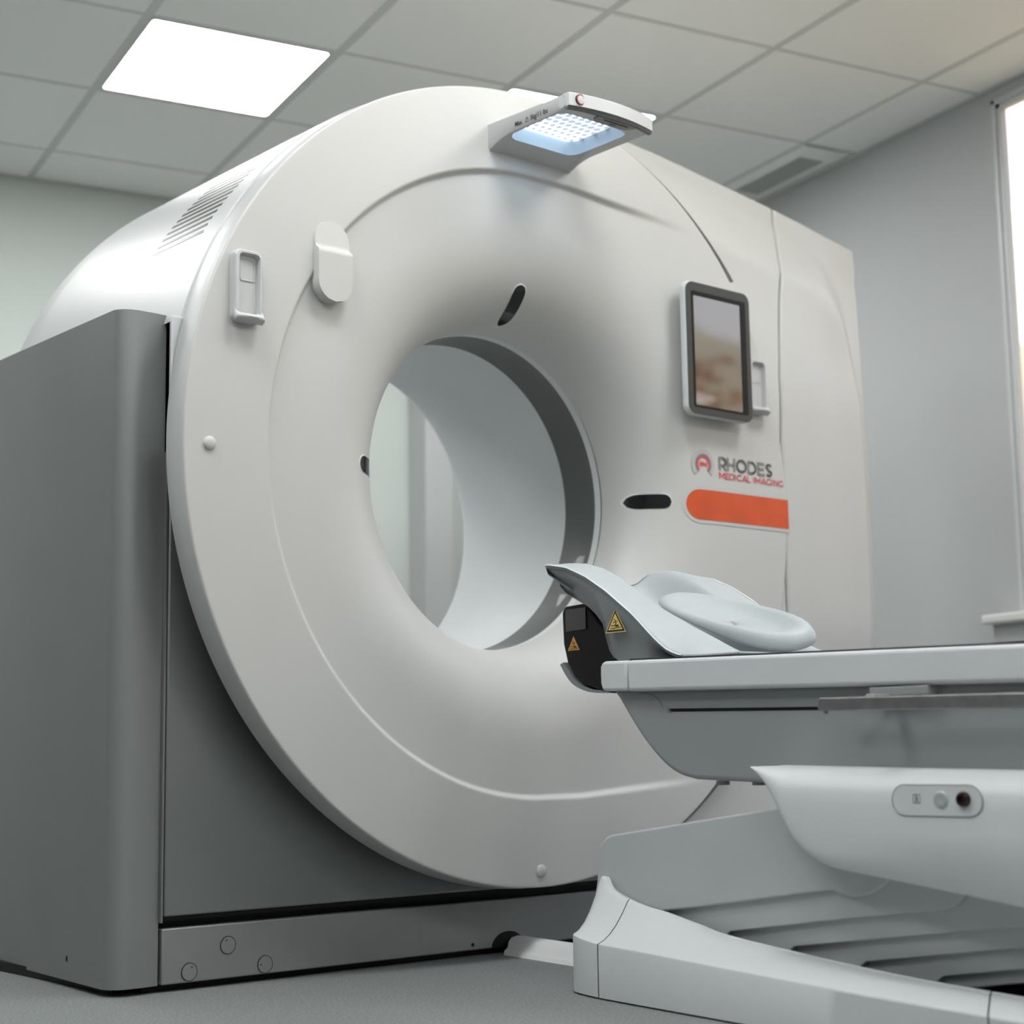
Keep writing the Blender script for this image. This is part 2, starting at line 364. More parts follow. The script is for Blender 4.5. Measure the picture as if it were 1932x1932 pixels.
# ================================================================== SCANNER GANTRY
ZC = 1.049
G = thing('ct_scanner', (0, .5, 0), 'large white ring-shaped CT scanner gantry with grey lower panels', 'scanner')
def RO(th):                                            # outer outline of the round cover
    a = abs((th + pi) % (2 * pi) - pi); return .9 - .043 * exp(-(a / .75) ** 2)
def inset(x, z):
    d = z - ZC
    if x <= 0: ins = .712 - hypot(x, d)
    else:
        hh = lerp(x, [(0, .712), (.12, .712), (.283, .70), (.43, .690), (.7, .672)]); ins = hh - abs(d)
    amp = 1 - sst((x - .22) / .36)
    return .011 * amp * sst(ins / .011)
def face_y(x, z):
    r = hypot(x, z - 1.045); y = inset(x, z)
    if r < .60:
        q = min(1, (.60 - r) / .2302); w = 1 - (1 - q ** 2.3) ** (1 / 2.3) if q < 1 else 1.
        y += .185 * w
    return y
NT = 420; NR = 190
pts = []
for i in range(NT):
    th = 2 * pi * i / NT; row = []; Ro = RO(th)
    for j in range(NR + 1):
        s = j / NR
        if s < .25: r = .3700 + (.41 - .3700) * (s / .25) ** 1.8
        else: r = .41 + (Ro - .004 - .41) * (s - .25) / .75
        x, z = r * cos(th), 1.045 + r * sin(th) + .004 * sst((r - .37) / .4)
        row.append((x, face_y(x, z), z))
    for dr, dy in ((-.0012, .0006), (0, .004), (0, .01)):
        row.append(((Ro + dr) * cos(th), dy, ZC + (Ro + dr) * sin(th)))
    pts.append(row)
obj('front_cover', *grid(pts, wrapu=True), white, G, ang=60)
# flange behind the face and the shadow gap
obj('edge_band', *merge(lathe([(.004, .899), (.02, .9005), (.058, .904), (.06, .903), (.06, .88)], ZC, 200, 40, 325)), white2, G)
obj('seam_gap', *lathe([(.058, .896), (.068, .896)], ZC, 120, 60, 300), black, G)
# housing behind the flange with ventilation slots
HR = .905
hous = lathe([(.066, .88), (.0661, .900), (.070, HR)] + [(.07 + .81 * k / 12, HR) for k in range(1, 13)] + [(.895, HR - .006), (.9, HR - .02), (.9, .62)], ZC, 140, 62, 164)
obj('side_housing', *hous, white2, G)
for k in range(22):
    a = 149.3 - 1.285 * k
    r = HR + .0006; V = []
    for (yy, da) in ((.142, .27), (.142, -.27), (.350, -.27), (.350, .27)):
        V.append((r * cos(radians(a + da + .0)), yy + (.004 if da < 0 else 0), ZC + r * sin(radians(a + da))))
    V2 = [(v[0] * .992, v[1], ZC + (v[2] - ZC) * .992) for v in V]
    obj('ventilation_slot', V + V2, [(0, 1, 2, 3), (4, 7, 6, 5), (0, 4, 5, 1), (1, 5, 6, 2), (2, 6, 7, 3), (3, 7, 4, 0)], bezel, G)
# bore
obj('bore_rim', *lathe([(.183, .3704), (.187, .3702), (.196, .3700), (.204, .3698), (.205, .3705)]), borewhite, G)
obj('bore_band', *lathe([(.2, .3705), (.205, .3695), (.313, .3705)]), bandm, G)
tube = [(.313, .3715), (.316, .3722), (.33, .3728), (.45, .373), (.56, .376)]
for k in range(1, 13):
    t = k / 12; tube.append((.56 + .27 * t, .376 + .11 * (1 - sqrt(1 - min(1, t) ** 2 * .98))))
obj('bore_tube', *lathe(tube), borewhite, G)
obj('rear_cover', *lathe([(.826, .474), (.85, .50), (.87, .55), (.88, .70), (.88, .88)]), white2, G)
# laser windows
def capsule(cx, cy, L_, w, ang, n=14, bend=0):
    P = []
    for s, a0 in ((1, -90), (-1, 90)):
        for k in range(n + 1):
            t = radians(a0 + 180 * k / n); P.append((s * (L_ - w) / 2 + w / 2 * cos(t), w / 2 * sin(t)))
    P = [(p[0], p[1] + bend * p[0] ** 2) for p in P]
    c, s = cos(ang), sin(ang); return [(cx + p[0] * c - p[1] * s, cy + p[0] * s + p[1] * c) for p in P]
def laser(cx, cy, L_, ang, bend=0):
    w = .036
    outer, inner = capsule(cx, cy, L_ + .008, w + .008, ang, bend=bend), capsule(cx, cy, L_, w, ang, bend=bend)
    def f(p, dy): return (p[0], face_y(*p) + dy, p[1])
    n = len(outer)
    V = [f(p, .0005) for p in outer] + [f(p, -.0016) for p in inner] + [f(p, -.0002) for p in inner]
    F = [(k, (k + 1) % n, n + (k + 1) % n, n + k) for k in range(n)] + [(n + k, n + (k + 1) % n, 2 * n + (k + 1) % n, 2 * n + k) for k in range(n)]
    o = obj('laser_window', V, F, borewhite, G)
    # glass strip following the curved surface
    P = []
    m_ = 24
    for i in range(m_ + 1):
        u = -L_ / 2 + L_ * i / m_; hw = w / 2 if abs(u) <= (L_ - w) / 2 else sqrt(max(0, (w / 2) ** 2 - (abs(u) - (L_ - w) / 2) ** 2))
        row = []
        for k in range(5):
            v = -hw + 2 * hw * k / 4 + bend * u * u; c, s = cos(ang), sin(ang); p = (cx + u * c - v * s, cy + u * s + v * c); row.append(f(p, -.0012))
        P.append(row)
    obj('window_glass', *grid(P), glossb, o, fix=False)
laser(.4220, 1.041, .080, 0)
laser(-.004, 1.4665, .080, pi / 2)
laser(-.4175, 1.045, .087, pi)

# right wing: sloped shoulder shell split by a vertical joint
def xmax(z): return lerp(z, [(0, 1.3059), (0.4, 1.333), (0.72, 1.3328), (0.95, 1.3298), (1.19, 1.3311), (1.35, 1.3266), (1.5, 1.327), (1.58, 1.3406), (1.65, 1.3523), (1.72, 1.3638), (1.8, 1.3692), (1.84, 1.3676), (1.88, 1.3585), (1.95, 1.355)])
def xseam(z): return lerp(z, [(0.3, 0.8663), (0.8, 0.8517), (1.0, 0.8525), (1.2, 0.851), (1.4, 0.8627), (1.55, 0.8908), (1.63, 0.9061), (1.68, 0.9153), (1.71, 0.9266), (1.75, 0.9473), (1.8, 0.9735), (1.85, 0.9997), (1.9, 1.0086), (1.95, 1.0108)])
def ztop(x): return lerp(x, [(0.1, 1.9793), (0.2, 1.9859), (0.3, 1.9897), (0.4, 1.9857), (0.55, 1.9735), (0.7, 1.9565), (0.85, 1.938), (1.0, 1.9195), (1.1, 1.9041), (1.2, 1.889), (1.3, 1.8739), (1.4, 1.8582)])
def crease(x): return 1.833 - .152 * x
def xchamf(z): return lerp(z, [(0, 1.216), (1.2, 1.213), (1.41, 1.206), (1.557, 1.188), (1.628, 1.158), (1.664, 1.103), (1.72, 1.02)])
CRV = catmull([(-.2, 1.863), (.2, 1.803), (.8, 1.711), (1.02, 1.677), (1.10, 1.662), (1.145, 1.632), (1.170, 1.580), (1.190, 1.50), (1.206, 1.40), (1.213, 1.2), (1.216, .9), (1.217, .4), (1.217, -.1)], 5)
def wing_y(x, z):
    d = abs(z - 1.045); y = .003 + .032 * sst((d - .27) / .38)
    best = 9
    for (a, b), (c, e_) in zip(CRV, CRV[1:]):
        vx, vz = c - a, e_ - b; l2 = vx * vx + vz * vz; t = max(0, min(1, ((x - a) * vx + (z - b) * vz) / l2))
        qx, qz = x - a - vx * t, z - b - vz * t; q2 = qx * qx + qz * qz
        if q2 < best: best = q2; sd = (-(vz) * qx + vx * qz); nx = -vz / sqrt(l2)
    k = sqrt(best) * (1 if sd > 0 else -1)
    y += (.50 + .20 * nx * nx) * (sqrt(k * k + .00003) + k) / 2
    y += .016 * sst((x - .96) / .2) * (1 - sst((z - 1.45) / .2))
    c_ = lerp(z, [(1.5, .080), (1.76, .118)]); return y if y < c_ else c_ + .02 * (1 - exp(-(y - c_) / .02))
def wing(xa, xb, name):
    ZB = .15
    NU, NV = 60, 110; P = []
    for i in range(NU + 1):
        u = i / NU; row = []
        for j in range(NV + 1):
            v = j / NV
            z = ZB + v * 1.83
            for _ in range(4):
                x = xa(z) + (xb(z) - xa(z)) * u; z = ZB + (ztop(x) - ZB) * v
            row.append((x, wing_y(x, z), z))
        P.append(row)
    # fold over the top and the sides
    for row in P:
        x, y, z = row[-1]; row += [(x, y + .006, z + .004), (x, y + .016, z + .006), (x, y + .05, z + .006), (x, .88, z + .006)]
    def side(row, sgn): return [[(p[0] + sgn * a, max(p[1] + b, p[1]) if b < 1 else .88, p[2]) for p in row] for a, b in ((.003, .003), (.0045, .009), (.0045, .04), (.0045, 2))]
    P = side(P[0], -1)[::-1] + P + side(P[-1], 1)
    obj(name, *grid(P), white, G, ang=50)
wing(lambda z: min(.845, sqrt(max((.15 if z > 1 else .40) ** 2, .862 ** 2 - (z - ZC) ** 2))), lambda z: xseam(z) - .009, 'shoulder_cover')
wing(lambda z: xseam(z) + .006, lambda z: xmax(z) - .0045, 'end_cover')
obj('cover_joint', *grid([[(xseam(z) + dx, wing_y(xseam(z), z) + .008, z) for z in [.16 + 1.74 * k / 120 for k in range(121)] if z < ztop(xseam(z)) - .004] for dx in (-.0065, .0035)]), black, G, fix=False)

# grey lower body
def lower(x, z0, z1, r):
    a0 = math.asin((z1 - ZC) / r)
    return [(-x, z0), (-x, z1), (-r * cos(a0), z1)] + [(r * cos(t), ZC + r * sin(t)) for t in [pi - a0 + (pi + 2 * a0) * k / 40 for k in range(1, 40)]] + [(r * cos(a0), z1), (x, z1), (x, z0)]
obj('lower_panel', *py(lower(.857, .141, 1.040, .80), .125, .30), metal, G, bevel=.004)
obj('panel_frame', *py(lower(.862, .133, 1.046, .795), .131, .31), black, G)
box('joint_strip', -.8635, -.8595, .127, .2, .13, 1.04, metal, G)
obj('upper_filler', *pz([(-.893, .066), (-.889, .0635), (-.74, .0635), (-.74, .128), (-.861, .128)], 1.040, 1.300), tabwhite, G, bevel=.004)
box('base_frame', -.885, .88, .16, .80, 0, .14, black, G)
pl = obj('plinth', *bxm(-.8580, .874, .131, .30, .014, .1185), plinthm, G, bevel=.003)
for cx, cz, a in ((-.714, .077, 110), (-.799, .028 + .006, 60), (-.629, .033, 180)):
    o = obj('screw_cap', *py(circle(cx, cz, .0165, 28), .1295, .135), plinthm, pl)
    obj('cap_edge', *merge(*[prism(q, lambda a_, b_: (a_, .1294, b_), lambda a_, b_: (a_, .1305, b_)) for q in arc_band(cx, cz, .0162, .0174, 0, 360, 28)]), black, pl, fix=False)
    obj('screw_hole', *py(circle(cx + .010 * cos(radians(a)), cz + .010 * sin(radians(a)), .0014, 10), .1290, .131), black, pl)
obj('screw_hole', *py(circle(-.097, .026, .0042, 14), .1304, .134), black, pl)
obj('cable_opening', *py([(.047 * cos(radians(a)) + .004, .014 + .034 * sin(radians(a))) for a in range(0, 181, 12)], .1303, .14), black, pl)
# brushed side panel with rounded front corner
fp = [(-.864, .136), (-.89, .132), (-.925, .131)]
for k in range(7):
    t = radians(-90 - 82 * k / 6); fp.append((-.925 + .040 * cos(t), .171 + .040 * sin(t)))
fp += [(-.906, .84), (-.893, .98), (-.82, .98), (-.82, .30), (-.864, .30)]
def sz(a, b): return 1.318 + .050 * (b - .15)
sp = obj('side_panel', *prism(fp, lambda a, b: (a, b, .014), lambda a, b: (a, b, sz(a, b))), metal2, G, ang=40)
dn = Vector((.588, -.051, 0)).normalized()
obj('screw_hole', [tuple(Vector((-.9485, .34, .055)) - dn * .0012 + Vector((0, .006 * cos(t), .006 * sin(t)))) for t in [2 * pi * k / 14 for k in range(14)]], [tuple(range(14))], black, sp, fix=False)
box('panel_edge', -.8645, -.8620, .14, .3, .02, 1.30, black, G)
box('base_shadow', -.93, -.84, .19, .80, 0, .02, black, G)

# control screen
cs = obj('control_screen', *py(rrect(.571, 1.415, .236, .336, .026), -.044, -.025), tabwhite, G, bevel=.004)
obj('bezel', *merge(py(rrect(.571, 1.415, .231, .331, .024), -.046, -.0442)), bezel, cs)
obj('screen_gasket', *py(rrect(.572, 1.412, .198, .292, .006), -.0464, -.0458), black, cs)
scr = bpy.data.materials.new('screen_glass'); scr.use_nodes = True
b_ = scr.node_tree.nodes['Principled BSDF']; b_.inputs['Base Color'].default_value = (.012, .012, .012, 1); b_.inputs['Roughness'].default_value = .04
b_.inputs['IOR'].default_value = 2.9
obj('screen', *py(rrect(.5645, 1.409, .168, .274, .003), -.0468, -.0462), scr, cs)
box('screen_mount', .50, .64, -.026, .02, 1.34, 1.50, tabwhite, G)

# handset holders
def holder(cx, z0, z1):
    zc = (z0 + z1) / 2; w = .066; h = z1 - z0; ys = face_y(cx, zc)
    o_, a_, b2, c_ = rrect(cx, zc, w, h, .016), rrect(cx, zc, w - .008, h - .006, .014), rrect(cx + .002, zc, w - .018, h - .014, .010), rrect(cx + .002, zc, w - .024, h - .022, .008)
    L_ = [[(p[0], y, p[1]) for p in q] for q, y in ((o_, ys + .001), (o_, ys - .014), (a_, ys - .019), (b2, ys - .019), (c_, ys - .007))]
    V, F = grid(L_, wrapv=True); n = len(o_); V = list(V); F.append(tuple(range(4 * n, 5 * n)))
    o = obj('handset_holder', V, F, white2, G, ang=50)
    i1, i2 = rrect(cx + .002, zc + .035, .030, .042, .005), rrect(cx + .002, zc + .035, .028, .040, .004)
    n = len(i1); V = [(p[0], ys - .0076, p[1]) for p in i1] + [(p[0], ys - .0070, p[1]) for p in i1] + [(p[0], ys - .0072, p[1]) for p in i2]
    fr_ = merge(([(p[0], ys - .0085, p[1]) for p in i1] + [(p[0], ys - .0085, p[1]) for p in rrect(cx + .002, zc + .035, .034, .046, .006)] + [(p[0], ys - .0070, p[1]) for p in i2],
                 [(k, (k + 1) % n, n + (k + 1) % n, n + k) for k in range(n)] + [(k, (k + 1) % n, 2 * n + (k + 1) % n, 2 * n + k) for k in range(n)]))
    obj('inner_step', *fr_, white2, o)
    # cradle lip: a U-shaped scoop that reaches forward at the foot
    rows = []
    for k in range(17):
        t = k / 16; a = pi * t
        xx = cx - w / 2 * cos(a) * 1.02; fwd = sin(a) ** .7
        prof = []
        for (d, zz) in ((0, .034), (.012, .024), (.022, .010), (.030, .006), (.032, .003), (.028, -.001), (.012, -.004), (0, -.005)):
            prof.append((xx, ys - .014 - d * (.25 + .75 * fwd) * .75, z0 + .004 + zz * (1.0 if zz < .02 else (1.0 - .62 * fwd))))
        rows.append(prof)
    obj('cradle_lip', *grid(rows), white2, o, ang=60)
holder(-.768, 1.287, 1.434)
holder(.745, 1.285, 1.427)

# oval service cover
cp = capsule(-.560, 1.4505, .175, .086, pi / 2)
def ocv(p): return -.0185 if p[1] < 1.4705 else lerp(p[1], [(1.4705, -.0185), (1.479, -.006), (1.54, -.0015)])
rows = []
m_ = 40
for k in range(m_ + 1):
    z = 1.363 + .175 * k / m_; zc_ = 1.406 if z < 1.406 else (1.495 if z > 1.495 else z); hw = sqrt(max(1e-8, .043 ** 2 - (z - zc_) ** 2))
    yy = ocv((0, z)); rows.append([(-.56 - hw, .03, z), (-.56 - hw, yy + .003, z), (-.56 - hw * .985, yy, z)] + [(-.56 - hw * .97 + 2 * hw * .97 * q / 6, yy, z) for q in range(7)] + [(-.56 + hw * .985, yy, z), (-.56 + hw, yy + .003, z), (-.56 + hw, .03, z)])
obj('oval_cover', *grid(rows), white, G, ang=40)
# round buttons on the ring
for bx_, bz_ in ((-.843, 1.040), (-.010, .185)):
    obj('round_cap', *merge(grid([[(bx_ + r * cos(2 * pi * k / 28), y, bz_ + r * sin(2 * pi * k / 28)) for k in range(28)] for r, y in ((.0135, .001), (.0135, -.003), (.012, -.0048), (.006, -.0062), (.0003, -.0065))], wrapv=True)), white, G, ang=60)

# orange strip
st = [(.53, 1.0745)]
P = []
for k in range(13):
    t = radians(90 + 180 * k / 12); P.append((.534 + .0375 * cos(t), 1.037 + .0375 * sin(t)))
def strip(poly_in, xr, dy, name, M, parent):
    # left end rounded, right end square at xr
    Z1, Z0 = max(p[1] for p in poly_in), min(p[1] for p in poly_in)
    rows = []
    xs_ = sorted(set([round(p[0], 5) for p in poly_in])) + [.56 + (xr - .56) * k / 16 for k in range(17)]
    cxx = .534; rad = (Z1 - Z0) / 2; zc_ = (Z1 + Z0) / 2
    for x in xs_:
        h = rad if x > cxx else sqrt(max(0, rad * rad - (cxx - x) ** 2))
        rows.append([(x, face_y(x, zc_ - h + 2 * h * q / 4) + dy, zc_ - h + 2 * h * q / 4) for q in range(5)])
    return obj(name, *grid(rows), M, parent, fix=False)
big = [(.534 + .0465 * cos(radians(90 + 180 * k / 12)), 1.037 + .0465 * sin(radians(90 + 180 * k / 12))) for k in range(13)]
s0 = strip(big, .862, -.0012, 'strip_surround', white2, G)
strip(P, .8615, -.0020, 'orange_strip', orange, s0)
# logo and lettering
def fm(dx, dz, dy=-.0016):
    return lambda a, b: (dx + a, face_y(min(dx + a, .88), dz + b) * 1.0 + dy, dz + b)
lx, lz = .5495, 1.138
lg = flats(arc_band(lx, lz, .0262, .037, -45, 225), fm(0, 0), 'company_emblem', lgreyt, G)
flats(arc_band(lx, lz, .0205, .0262, -45, 225), fm(0, 0, -.0018), 'emblem_ring', mgreyt, lg)
flats(arc_band(lx, lz, .0170, .0205, -48, 228), fm(0, 0, -.0020), 'emblem_ring', redring, lg)
def garc(cx, cy, rx, ry, a0, a1, n=14): return [(cx + rx * cos(radians(a0 + (a1 - a0) * k / n)), cy + ry * sin(radians(a0 + (a1 - a0) * k / n))) for k in range(n + 1)]
def glyph(ch, w):                                      # strokes on a unit cap height; w = stroke width
    h = w / 2; t, b = 1 - h, h
    if ch == 'R': return .78, [[(h, 0), (h, 1)], [(h, t), (.40, t)] + garc(.40, (t + .35) / 2, .27, (t - .35) / 2, 90, -90) + [(h, .35)], [(.44, .35), (.70, 0)]]
    if ch == 'H': return .86, [[(h, 0), (h, 1)], [(.80 - h, 0), (.80 - h, 1)], [(h, .5), (.80 - h, .5)]]
    if ch == 'O': return 1.10, [garc(.52, .5, .52 - h, .5 - h + .01, 0, 360, 32)]
    if ch == 'D': return .96, [[(h, 0), (h, 1)], [(h, t), (.38, t)] + garc(.38, .5, .50 - h, .5 - h, 90, -90, 20) + [(h, b)]]
    if ch == 'E': return .76, [[(h, 0), (h, 1)], [(h, t), (.68, t)], [(h, .5), (.62, .5)], [(h, b), (.70, b)]]
    if ch == 'S': return .78, [[(.64, .84)] + garc(.36, .745, .26 - h * .4, .255 - h, 35, 270, 16)[1:-1] + garc(.36, .265, .29 - h * .4, .265 - h, 90, -145, 16) + []]
    if ch == 'M': return 1.06, [[(h, 0), (h, 1)], [(h, 1 - h * .6), (.48, .30), (.96 - h, 1 - h * .6)], [(.96 - h, 0), (.96 - h, 1)]]
    if ch == 'I': return .32, [[(h, 0), (h, 1)]]
    if ch == 'C': return .94, [garc(.50, .5, .50 - h, .5 - h + .01, 42, 318, 26)]
    if ch == 'G': return 1.00, [garc(.50, .5, .50 - h, .5 - h + .01, 42, 318, 26) + [(.88 - h, .48)], []]
    if ch == 'A': return .92, [[(.03, 0), (.44, 1 - h * .5), (.85, 0)], [(.16, .26), (.72, .26)]]
    if ch == 'L': return .68, [[(h, 0), (h, 1)], [(h, b), (.62, b)]]
    if ch == 'N': return .92, [[(h, 0), (h, 1)], [(h, 1 - h * .7), (.80 - h, h * .7)], [(.80 - h, 0), (.80 - h, 1)]]
    return .42, []
def lettering(txt, x0, z0, cap, width, w, dy, name, M, parent):
    adv = [glyph(c, w) for c in txt]; tot = sum(a for a, _ in adv); sx = width / tot; polys = []; pen = 0
    for (a, st_) in adv:
        for P_ in st_:
            if len(P_) < 2: continue
            Q = [((pen + p[0]) * sx / cap, p[1]) for p in P_]
            for q in stroke_poly(Q, w): polys.append([(x * cap, y * cap) for x, y in q])
            for q in Q[1:-1]: polys.append([(x * cap, y * cap) for x, y in circle(q[0], q[1], w / 2, 10)])
        pen += a
    return flats(polys, fm(x0, z0, dy), name, M, parent)
lettering('RMI', lx - .0128, lz - .0050, .0108, .0265, .20, -.0020, 'emblem_letters', redring, lg)
lettering('RHODES', .603, 1.1285, .0345, .2050, .19, -.0016, 'company_name', mat('name_grey', (.20, .20, .195), .5), G)
lettering('MEDICAL IMAGING', .603, 1.1070, .0163, .2460, .15, -.0016, 'company_subtitle', redt, G)

# lit handle unit at the top
HU = obj('handle_unit', [(0, 0, 0)], [], None, G) if False else None
hx0, hx1, hy = -.131, .122, -.268
NP = 96
def outer_pt(a):   # rounded rect by angle parameter
    P_ = rrect((hx0 + hx1) / 2, (hy + .03) / 2, hx1 - hx0, .03 - hy, .010, 23); return P_
OP = rrect((hx0 + hx1) / 2, (hy + .03) / 2, hx1 - hx0, .03 - hy, .010, 23)
IP = rrect(-.018, -.146, .206, .186, .030, 23)
IP2 = rrect(-.018, -.140, .196, .176, .026, 23)
def resample(P_, n_=168):
    Q = P_ + P_[:1]; d = [0]
    for a, b in zip(Q, Q[1:]): d.append(d[-1] + hypot(b[0] - a[0], b[1] - a[1]))
    out = []; k = 0
    for i in range(n_):
        t = d[-1] * i / n_
        while d[k + 1] < t: k += 1
        f = (t - d[k]) / max(1e-9, d[k + 1] - d[k]); out.append((Q[k][0] + (Q[k + 1][0] - Q[k][0]) * f, Q[k][1] + (Q[k + 1][1] - Q[k][1]) * f))
    return out
OP, IP, IP2 = resample(OP), resample(IP), resample(IP2)
def zu(y): return 1.810 - .018 * max(0, min(1.2, (y + .085) / .085)) ** 2
def ztp(y): return 1.853 + .04 * y
n = len(OP)
def zt_edge(p): return ztp(p[1])
loops = [[(p[0], p[1], ztp(p[1])) for p in [(-.0045 + (q[0] + .0045) * .97, -.12 + (q[1] + .12) * .97) for q in OP]],
         [(p[0], p[1], ztp(p[1]) - .003) for p in OP],
         [(p[0], p[1], zu(p[1]) + .004) for p in OP],
         [(-.0045 + (p[0] + .0045) * .975, -.12 + (p[1] + .12) * .98, zu(p[1])) for p in OP],
         [(p[0], p[1], zu(p[1])) for p in IP]]
V, F = grid(loops, wrapv=True); F.append(tuple(range(n)))
hu = obj('handle_unit', V, F, white2, G, ang=40)
V, F = grid([[(p[0], p[1], zu(p[1])) for p in IP], [(p[0], p[1], zu(p[1]) + .004) for p in IP], [(-.018 + (p[0] + .018) * .93, -.146 + (p[1] + .146) * .93, 1.838) for p in IP2]], wrapv=True)
obj('lamp_recess', V, F, lamp_tr, hu)
obj('led_panel', *pz([(-.018 + (p[0] + .018) * .95, -.146 + (p[1] + .146) * .95) for p in IP2], 1.838, 1.840), ledE, hu)
hexes = []
for i in range(9):
    for j in range(7):
        cx_ = -.096 + .0195 * i + (.00975 if j % 2 else 0); cy_ = -.072 - .0215 * j
        if cx_ > .07: continue
        rr_ = .0096 * (.40 + .60 * (1 - abs(j - 4) / 6))
        hexes.append(circle(cx_, cy_, rr_, 6))
V, F = merge(*[pz(hh, 1.8362, 1.8378) for hh in hexes]); obj('led_cells', V, F, ledE2, hu)
# grip bar at the front, bowed
gb = []
for k in range(21):
    t = k / 20; x = hx0 + (hx1 - hx0) * t; yb = -.272 - .018 * (1 - (2 * t - 1) ** 2)
    zt_ = 1.8435; gb.append([(x, yb + .02, zt_), (x, yb + .003, zt_), (x, yb, zt_ - .003), (x, yb, 1.8135), (x, yb + .02, 1.8135)])
V, F = grid(gb, wrapv=True); F += [(0, 1, 2, 3, 4), tuple(20 * 5 + q for q in (4, 3, 2, 1, 0))]
gp = obj('grip_bar', V, F, white2, hu, ang=40)
gb2 = [[(p[0][0], p[0][1] - .006, 1.8136), (p[3][0], p[3][1] + .001, 1.8136), (p[3][0], p[3][1] + .004, 1.8078), (p[0][0], p[0][1] - .006, 1.8078)] for p in gb]
V, F = grid(gb2, wrapv=True); F += [(0, 1, 2, 3), tuple(80 + q for q in (3, 2, 1, 0))]; obj('grip_underside', V, F, gripgrey, hu)
tab = [(-.045, -.274), (.075, -.274), (.060, -.250), (.048, -.245), (-.030, -.245), (-.043, -.254)]
obj('latch_plate', *pz(tab, 1.8072, 1.8110), mat('latch_grey', (.20, .205, .205), .45), hu)
obj('latch_slit', *pz([(-.022, -.267), (.050, -.267), (.050, -.2645), (-.022, -.2645)], 1.8062, 1.8071), black, hu)
obj('latch_notch', *pz([(.012 + .010 * cos(radians(a)), -.2580 + .006 * sin(radians(a))) for a in range(0, 181, 15)], 1.8062, 1.8071), gripgrey, hu)
b1 = obj('start_button', *py(circle(-.104, 1.8285, .0125, 28), -.2803, -.268), blackt, hu)
obj('button_ring', *merge(*[prism(q, lambda a_, b_: (a_, -.2807, b_), lambda a_, b_: (a_, -.2801, b_)) for q in arc_band(-.104, 1.8285, .0086, .0108, 0, 360, 28)]), mat('button_red', (.5, .06, .05), .4), hu, fix=False)
obj('button_face', *py(circle(-.104, 1.8285, .0084, 24), -.2810, -.280), tabwhite, hu)
flats(stroke_poly([(-.104, 1.8325), (-.104, 1.8245)], .0012) + arc_band(-.104, 1.8285, .0048, .0058, 120, 420, 20), lambda a, b: (a, -.2813, b), 'button_symbol', greyt, hu)
obj('side_button', *px([(a, b) for a, b in circle(-.250, 1.8235, .0115, 28)], hx0 - .0012, hx0 + .004), silver, hu)
text_mesh('Max.', .0165, lambda a, b: (hx0 - .0008, -.094 - a, 1.8165 + b + .0), blackt, 'load_text', hu, offset=.0002, xs=.86)
flats(stroke_poly([(0, 0), (.010, 0), (.0075, .007), (.0025, .007), (0, 0)], .0012) + stroke_poly([(.005, .007), (.0035, .010), (.0065, .010), (.005, .007)], .001), lambda a, b: (hx0 - .0008, -.130 - a, 1.8170 + b), 'weight_symbol', blackt, hu)
text_mesh('5kg/11 lbs', .0165, lambda a, b: (hx0 - .0008, -.146 - a, 1.8165 + b), blackt, 'load_text', hu, offset=.0002, xs=.86)

# ================================================================== PATIENT TABLE
T = thing('patient_table', (0, -1.3, 0), 'long pale grey patient table on a sloped lifting base in front of the scanner', 'table')
YE = -2.75
def zslope(y, z0=0.0): return z0 + .0216 * (y + .451)
def tprof(y0, y1, x=.25, nose=False):
    P_ = []
    if nose:
        for k in range(7):
            t = radians(100 + 0 * k); 
        P_ = [(y0 - .012, .5535), (y0 - .004, .5545), (y0 + .001, .568), (y0 + .0015, .583), (y0 + .001, .600), (y0 - .004, .6085), (y0 - .012, .6105)]
    else: P_ = [(y0, .5525 + .0216 * (y0 + .451)), (y0, .6105 + .0216 * (y0 + .451))]
    P_ += [(y1, .6105 + .0216 * (y1 + .451)), (y1, .5535 + .0216 * (y1 + .451))]
    return P_
obj('tabletop', *px(tprof(-.5255, YE), -.25, .25), tabwhite, T, bevel=.007)
obj('tabletop_end_cap', *px([(-.5245, .552)] + tprof(-.4525, -.5245, nose=True)[:-1] + [], -.25, .25), tabwhite, T, bevel=.006)
obj('table_mat', *px([(-.52, .609), (-.52, .6125), (YE, .6125 + .0216 * (YE + .52)), (YE, .609 + .0216 * (YE + .52))], -.236, .236), padnavy, T)
# carriage body under the top
bp = [(-.461, .556), (-.493, .512), (-.536, .461), (-.583, .419), (-.605, .405), (-.630, .394), (-.665, .387), (-.83, .3815), (YE + .05, .34), (YE + .05, .50), (-.6, .555)]
bp = [(-.455, .556), (-.4715, .540)] + catmull([(-.493, .512), (-.536, .461), (-.583, .419), (-.623, .397), (-.665, .387)], 5) + [(-.83, .3815), (YE + .05, .34), (YE + .05, .506), (-.6, .5525)]
cb = obj('carriage_body', *px(bp, -.222, .222), tabgrey, T, bevel=.022, seg=4)
obj('side_groove', *px([(-.606, .5165), (-.612, .5105), (YE + .1, .466 + .004), (YE + .1, .4735)], -.2226, -.2205), black, cb)
obj('groove_end', *px([(-.598, .5175), (-.606, .5175), (-.612, .5095), (-.604, .5095)], -.2228, -.2205), steel, cb)
for yy in (-.705, -.79):
    obj('foot_pad', *pz(circle(-.19, yy, .012, 16), .3765, .384), tabgrey, cb)
obj('joint_line', *merge(*[prism(q, lambda a_, b_: (-.2224, a_, b_), lambda a_, b_: (-.2215, a_, b_)) for q in stroke_poly(catmull([(-.530, .5485), (-.555, .545), (-.578, .536), (-.590, .519)], 5), .0016)]), greyt, cb, fix=False)
